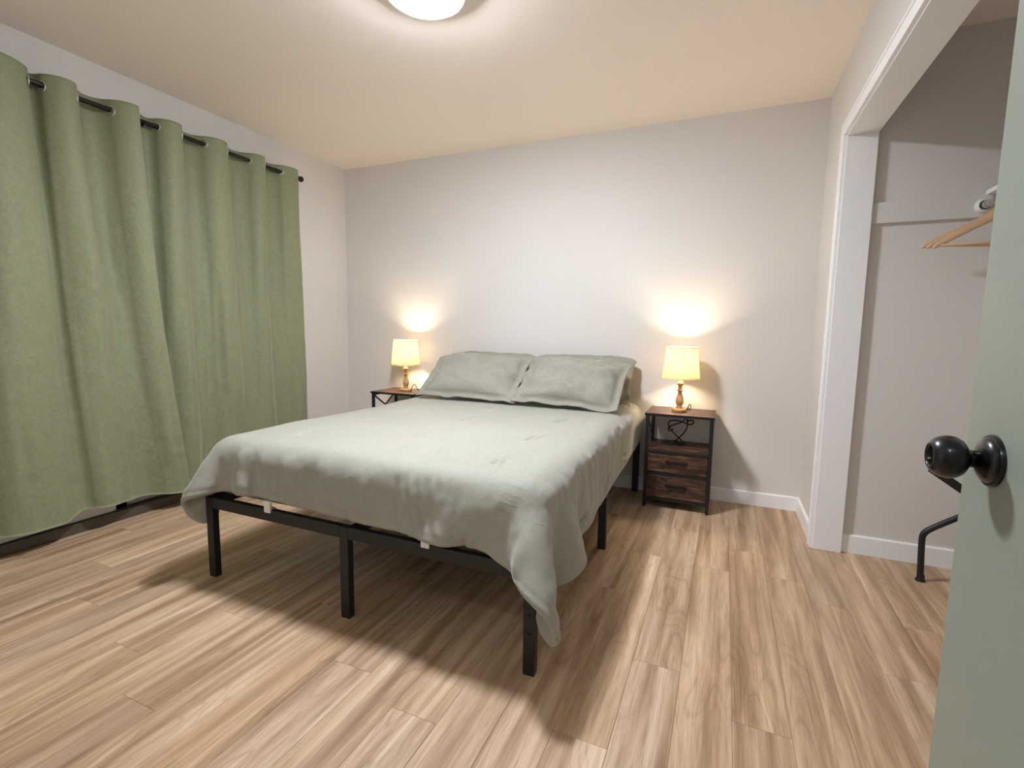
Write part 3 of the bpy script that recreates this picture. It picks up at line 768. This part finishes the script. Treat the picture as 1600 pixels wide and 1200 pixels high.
# ---------------------------------------------------------------- table lamps
def table_lamp(x, y, z, label, loop):
    t = thing('table_lamp', (x, y, z), label, 'table lamp', 'table lamps on the nightstands')
    MB().lathe([(0.0, 0), (0.045, 0), (0.047, 0.003), (0.047, 0.015), (0.044, 0.019), (0.036, 0.021), (0.028, 0.022), (0, 0.022)], 8, Matrix.Rotation(PI / 8, 4, 'Z')).build('base', M_LAMPW, t, 'y')
    pr = [(0.018, 0.022), (0.021, 0.027), (0.0165, 0.032), (0.0150, 0.037), (0.020, 0.046), (0.0235, 0.058), (0.0242, 0.068), (0.0225, 0.080), (0.0175, 0.098), (0.0130, 0.115), (0.0115, 0.126), (0.0125, 0.129), (0.0195, 0.132), (0.0205, 0.135), (0.0190, 0.138),
          (0.0125, 0.141), (0.0118, 0.150), (0.0125, 0.162), (0.0165, 0.170), (0.0235, 0.176), (0.0240, 0.180), (0.0220, 0.184), (0.010, 0.185)]
    MB().lathe(pr, 36).build('stem', M_LAMPW, t, 'y')
    MB().lathe([(0.010, 0.185), (0.014, 0.187), (0.014, 0.275), (0.0, 0.275)], 20).build('socket', M_PLASTIC, t, 'y')
    bz = 0.312
    MB().lathe([(0.0, bz - 0.038)] + [(0.013, bz - 0.037)] + [(0.026 * math.sin(a), bz + 0.004 - 0.026 * math.cos(a)) for a in [0.6 + i * (PI - 0.6) / 10 for i in range(11)]][:-1] + [(0.0, bz + 0.030)], 24).build('bulb', M_BULB, t, 'all')
    r0, r1, z0, z1 = 0.1135, 0.0925, 0.208, 0.408
    th = 0.0012
    s = MB().lathe([(r0, z0), (r1, z1), (r1 - th, z1), (r0 - th, z0), (r0, z0)], 64, cap0=False, cap1=False).build('lamp_shade', M_SHADE, t, 'y')
    for rr, zz in ((r0, z0), (r1, z1)):
        f = -0.105 * (1 if zz == z0 else -1) * 0
        d = 0.007 if zz == z0 else -0.007
        re = rr + (r1 - r0) / (z1 - z0) * d
        MB().lathe([(rr + 0.001, zz), (re + 0.001, zz + d), (re - 0.0022, zz + d), (rr - 0.0022, zz), (rr + 0.001, zz)], 64, cap0=False, cap1=False).build('shade_trim', M_TRIMCLOTH, s, 'y')
    sp = MB()
    for k in range(3):
        a = k * 2 * PI / 3 + 0.4
        sp.tube([(0.012 * math.cos(a), 0.012 * math.sin(a), 0.231), ((r0 - 0.012) * math.cos(a), (r0 - 0.012) * math.sin(a), 0.240)], 0.0012, 6)
    sp.build('shade_spider', M_PLASTIC, t, 'all')
    cord(t, loop, 0.0026, 'cord')
    ld = bpy.data.lights.new('bulb_light', 'POINT'); ld.energy = LAMP_W; ld.color = LAMP_COL; ld.shadow_soft_size = 0.033
    lo = bpy.data.objects.new('bulb_light', ld); C.objects.link(lo); lo.parent = t; lo.location = (0, 0, bz + 0.004)
    return t
M_TRIMCLOTH = simple('shade_trim_cloth', (226, 214, 186), 0.9)
table_lamp(2.832, -0.185, 0.6002, 'small lit table lamp with turned wooden stem and linen shade right of the bed',
           [(0.045, 0.01, 0.006), (0.052, 0.015, 0.03), (0.058, 0.02, 0.048), (0.066, 0.022, 0.045), (0.068, 0.03, 0.02), (0.060, 0.06, 0.004), (0.05, 0.10, 0.004), (0.045, 0.150, 0.004), (0.045, 0.1765, 0.006), (0.045, 0.1765, -0.1)])
table_lamp(0.748, -0.185, 0.6002, 'small lit table lamp with turned wooden stem and linen shade left of the bed',
           [(0.045, 0.0, 0.006), (0.060, 0.0, 0.035), (0.075, 0.0, 0.058), (0.092, 0.0, 0.055), (0.098, 0.01, 0.022), (0.095, 0.05, 0.004), (0.08, 0.10, 0.004), (0.07, 0.150, 0.004), (0.07, 0.1765, 0.006), (0.07, 0.1765, -0.1)])

# ---------------------------------------------------------------- curtain rod and curtains
RX, RZ = 0.100, 2.195
rod = thing('curtain_rod', (RX, -0.60, RZ), 'black metal curtain rod with ball finial over the glass door', 'curtain rod')
MB().tube([(0, -2.30, 0), (0, 0.0, 0)], 0.0125, 20).build('rod', M_ROD, rod, 'y')
mf = Matrix.Rotation(-PI / 2, 4, 'X')
for yy, sgn in ((0.0, 1), (-2.30, -1)):
    mm = Matrix.Translation((0, yy, 0)) @ Matrix.Rotation(-sgn * PI / 2, 4, 'X')
    MB().lathe([(0.0, -0.008), (0.0155, -0.008), (0.0155, 0.004), (0.011, 0.008)] + [(0.021 * math.sin(a), 0.026 - 0.021 * math.cos(a)) for a in [0.5 + i * (PI - 0.5) / 9 for i in range(10)]][:-1] + [(0, 0.047)], 24, mm).build('finial', M_ROD, rod, 'all')
for yy in (-0.10, -1.062, -2.2):
    MB().box(-RX + 0.0155, -RX + 0.0215, yy - 0.014, yy + 0.014, -0.05, 0.03, 0.002).bar((-RX + 0.02, yy, -0.012), (-0.002, yy, -0.022), 0.010, 0.010).tube([(0.0165 * math.sin(a) , yy, -0.0165 * math.cos(a)) for a in [-1.5 + i * 0.3 for i in range(11)]], 0.005, 8).build('bracket', M_ROD, rod, 'y')

def curtain(name, ys, ye, cross, amp, seed, label, top, hemz, ye_bot, ys_bot, lay):
    """cross: list of (y, sign) where the cloth crosses the rod; between them it swings +-amp"""
    nz, ny = 150, 260
    cy = np.array([c[0] for c in cross]); ph = np.array([c[1] for c in cross]) * PI
    z01 = np.linspace(0, 1, nz)[:, None]              # 0 hem, 1 top
    s = np.linspace(ys, ye, ny)[None]
    phase = np.interp(s, cy, ph)
    zt = top; z = hemz(s) * (1 - z01) + zt * z01
    low = 1 - sstep(z, 1.2, 2.15)
    # lower down the folds drift, and the panel edge swings
    drift = 0.35 * low * np.interp(s, np.linspace(ys, ye, 7), np.random.default_rng(seed).normal(size=7))
    w1 = np.sin(phase + drift)
    w = np.sign(w1) * np.abs(w1) ** 0.85
    A = np.interp(s, cy, amp) * (1 - 0.50 * (1 - z01))
    X = RX + A * w
    X = X + 0.012 * low * lattice(3, 12, nz, ny, seed + 1) + 0.0035 * low * lattice(6, 34, nz, ny, seed + 2)
    # small creases from handling
    X = X + 0.0010 * lattice(60, 26, nz, ny, seed + 3) * (0.4 + 0.6 * low)
    t = (s - ys) / (ye - ys)
    Y = s + (1 - z01) ** 1.6 * ((ys_bot - ys) * (1 - t) + (ye_bot - ye) * t) + 0.018 * np.cos(phase) * np.sin(phase) * 0
    Y = Y - 0.30 * A * np.sin(2 * phase) * 0.25
    X = X + lay * (1 - z01) ** 0.7 * (sstep(t, 0.72, 0.95) if lay > 0 else 1 - sstep(t, 0.05, 0.28))
    X = np.maximum(X, 0.020 + 0.012 * t)
    # hem and top stitching groove
    X = X - 0.0018 * np.exp(-((z - z[0:1] - 0.035) / 0.004) ** 2) - 0.0012 * np.exp(-((z - (zt - 0.095)) / 0.003) ** 2)
    V = np.dstack([X, np.broadcast_to(Y, X.shape), np.broadcast_to(z, X.shape)])
    n = normals(V); 
    back = V - n * 0.0022
    h, w_ = X.shape; nv = h * w_; idx = np.arange(nv).reshape(h, w_)
    q = np.stack([idx[:-1, :-1], idx[:-1, 1:], idx[1:, 1:], idx[1:, :-1]], -1).reshape(-1, 4)
    ring = np.concatenate([idx[0, :], idx[1:, -1], idx[-1, -2::-1], idx[-2:0:-1, 0]])
    rim = np.stack([ring, np.roll(ring, -1), np.roll(ring, -1) + nv, ring + nv], -1)
    org = np.array([RX, (ys + ye) / 2, 0.0])
    me = bpy.data.meshes.new(name)
    me.from_pydata((np.vstack([V.reshape(-1, 3), back.reshape(-1, 3)]) - org).tolist(), [], np.vstack([q, q[:, ::-1] + nv, rim]).tolist())
    me.polygons.foreach_set('use_smooth', [True] * len(me.polygons)); me.materials.append(M_CURT)
    o = bpy.data.objects.new(name, me); C.objects.link(o); o.location = org.tolist()
    tag(o, label, 'curtain', 'curtain panels on the black rod')
    # metal rings where the cloth crosses the rod
    for c in cross:
        if not (ys + 0.01 < c[0] < ye - 0.005): continue
        j = int(np.argmin(np.abs(s[0] - c[0])))
        iz = int(np.argmin(np.abs(z[:, j] - RZ))) if z.shape[1] > 1 else 0
        p = V[iz, j]; nn = Vector(n[iz, j]); 
        up = Vector((0, 0, 1)); a = nn.cross(up).normalized(); b = a.cross(nn).normalized()
        g = MB(); seg = 28
        pts = [(a * math.cos(th) + b * math.sin(th)) * 0.0225 for th in [2 * PI * k / seg for k in range(seg)]]
        rings = []
        for k in range(seg):
            e = pts[k].normalized(); rings.append([g.bm.verts.new(pts[k] + (e * math.cos(f) + nn * math.sin(f) * 0.9) * 0.0042) for f in [2 * PI * m / 8 for m in range(8)]])
        for k in range(seg):
            Aa, Bb = rings[k], rings[(k + 1) % seg]
            for m in range(8): g.bm.faces.new((Aa[m], Aa[(m + 1) % 8], Bb[(m + 1) % 8], Bb[m]))
        g.build('grommet', M_SILVER, o, 'all', loc=(p - org).tolist())
    return o
# phase k (in half turns): even = cloth moves out into the room with growing y
cr2 = [(-1.672, -1), (-1.587, 0), (-1.450, 1), (-1.320, 2), (-1.165, 3), (-1.014, 4), (-0.890, 5), (-0.764, 6), (-0.632, 6.75)]
am2 = [0.03, 0.055, 0.055, 0.052, 0.05, 0.048, 0.046, 0.044, 0.04]
curtain('curtain', -1.655, -0.632, cr2, am2, 71, 'sage green grommet curtain, right panel, ending by the ball finial', 2.240,
        lambda s: 0.085 + 0.0 * s, -0.60, -1.64, -0.035)
cr1 = [(-2.80, -1), (-2.70, 0), (-2.54, 1), (-2.37, 2), (-2.140, 3), (-2.090, 4), (-1.955, 5), (-1.814, 6), (-1.700, 6.7)]
am1 = [0.05, 0.06, 0.06, 0.075, 0.06, 0.045, 0.062, 0.062, 0.06]
curtain('curtain', -2.78, -1.712, cr1, am1, 87, 'sage green grommet curtain, left panel, its lower edge swung over the right panel', 2.246,
        lambda s: np.interp(s, [-2.4, -2.2, -2.15, -2.0, -1.85, -1.7], [0.120, 0.110, 0.140, 0.134, 0.116, 0.094]), -1.545, -2.86, 0.035)

# ---------------------------------------------------------------- closet contents
rail = thing('closet_rail', (4.078, CYF, 1.668), 'chrome closet hanging rail in a white socket under the shelf', 'hanging rail')
MB().tube([(0, -0.004, 0), (0, CYN - CYF + 0.004, 0)], 0.0155, 20).build('rail', M_CHROME, rail, 'y')
MB().tube([(0, -0.004, 0), (0, -0.075, 0)], 0.0165, 20).build('rail_sleeve', M_CHROME, rail, 'y')
def socket(yy, sg):
    m = Matrix.Translation((0, yy, 0)) @ Matrix.Rotation(sg * PI / 2, 4, 'X')
    MB().lathe([(0.0, 0), (0.031, 0), (0.031, 0.004), (0.028, 0.008), (0.0255, 0.022), (0.0225, 0.024), (0.0205, 0.022), (0.0195, 0.008), (0.0, 0.008)], 32, m).build('socket', M_PLASTIC, rail, 'y')
socket(-0.0192, 1); socket(CYN - CYF, -1)
def hanger(x, y, z, rz, ry, label):
    t = thing('clothes_hanger', (x, y, z), label, 'hanger', 'wooden hangers on the closet rail', rz)
    t.rotation_euler = (0, ry, rz)
    # hook over the rail: arc round the bar then down to the body
    arc = [(0.0195 * math.cos(a), 0, 0.0195 * math.sin(a)) for a in [R(-30) + i * R(205) / 14 for i in range(15)]]
    arc = [(-0.0195 * math.cos(a), 0, 0.0195 * math.sin(a)) for a in [R(-40) + i * R(225) / 14 for i in range(15)]]
    pts = arc + [(0.014, 0, -0.026), (0.0, 0, -0.038), (0, 0, -0.062)]
    MB().tube(pts, 0.0019, 8).build('hook', M_CHROME, t, 'all')
    # body: shaped shoulders, swept arc with a wide rounded middle
    n = 40; mb = MB(); rings = []
    for i in range(n + 1):
        u = -1 + 2 * i / n; au = abs(u)
        xx = 0.222 * u
        zc = -0.070 - 0.128 * au ** 1.12 + 0.012 * math.exp(-(u / 0.16) ** 2)
        hw = 0.0145 + 0.010 * math.exp(-(u / 0.2) ** 2) - 0.0045 * max(0, au - 0.8) / 0.2
        if au > 0.97: hw *= 0.6
        tw = 0.0058
        yc = 0.020 * au ** 2
        rings.append([mb.bm.verts.new((xx, yc + tw * math.cos(a) * (1 if abs(math.cos(a)) < 0.9 else 1), zc + hw * math.sin(a))) for a in [2 * PI * k / 12 for k in range(12)]])
    for A, B in zip(rings, rings[1:]):
        for k in range(12): mb.bm.faces.new((A[k], A[(k + 1) % 12], B[(k + 1) % 12], B[k]))
    mb.bm.faces.new(rings[0][::-1]); mb.bm.faces.new(rings[-1])
    mb.build('shoulder_bar', M_HANG, t, 'all')
    MB().tube([(-0.198, 0.016, -0.190), (0, 0.012, -0.187), (0.198, 0.016, -0.190)], 0.0055, 10).build('trouser_bar', M_HANG, t, 'all')
    return t
hanger(4.078, -0.790, 1.668, R(1), 0, 'wooden clothes hanger on the chrome rail, nearest of three')
hanger(4.078, -0.745, 1.668, R(0), R(2), 'wooden clothes hanger on the chrome rail, middle of three')
hanger(4.078, -0.700, 1.668, R(0), R(4), 'wooden clothes hanger on the chrome rail, farthest of three, tip against the wall')

# folded black metal stand at the closet floor: two bent tube legs and flat top bars
st = thing('folding_stand', (4.10, -0.80, 0), 'black bent-tube metal stand on the closet floor, partly behind the green door', 'stand')
ox, oy = 4.10, -0.80
for dy in (0.0, -0.36):
    MB().tube([(3.943 - ox, 0.045 + dy, 0.010), (3.935 - ox, 0.05 + dy, 0.19), (3.938 - ox, 0.05 + dy, 0.215), (3.955 - ox, 0.05 + dy, 0.24), (4.07 - ox, 0.05 + dy, 0.325), (4.20 - ox, 0.05 + dy, 0.42), (4.24 - ox, 0.05 + dy, 0.455)], 0.0125, 16, True, 2).build('leg', M_BLACK, st, 'y')
    MB().lathe([(0.0, 0), (0.019, 0), (0.019, 0.006), (0.015, 0.012), (0.014, 0.03), (0.0, 0.03)], 20, Matrix.Translation((3.944 - ox, 0.045 + dy, 0))).build('foot', M_CORD, st, 'y')
    MB().tube([(4.30 - ox, 0.02 + dy, 0.01), (4.30 - ox, 0.02 + dy, 0.20), (4.24 - ox, 0.02 + dy, 0.30), (4.02 - ox, 0.02 + dy, 0.46)], 0.0125, 16, True, 2).build('leg', M_BLACK, st, 'y')
MB().bar((3.93 - ox, 0.01, 0.525), (4.20 - ox, 0.01, 0.335), 0.04, 0.034, 0.003).build('flat_bar', M_BLACK, st)
MB().bar((3.93 - ox, -0.33, 0.525), (4.20 - ox, -0.33, 0.335), 0.04, 0.034, 0.003).build('flat_bar', M_BLACK, st)
MB().bar((4.24 - ox, 0.06, 0.455), (4.24 - ox, -0.32, 0.455), 0.02, 0.02, 0.003).build('cross_bar', M_BLACK, st)
MB().bar((4.19 - ox, 0.03, 0.345), (4.19 - ox, -0.35, 0.345), 0.02, 0.02, 0.003).build('cross_bar', M_BLACK, st)
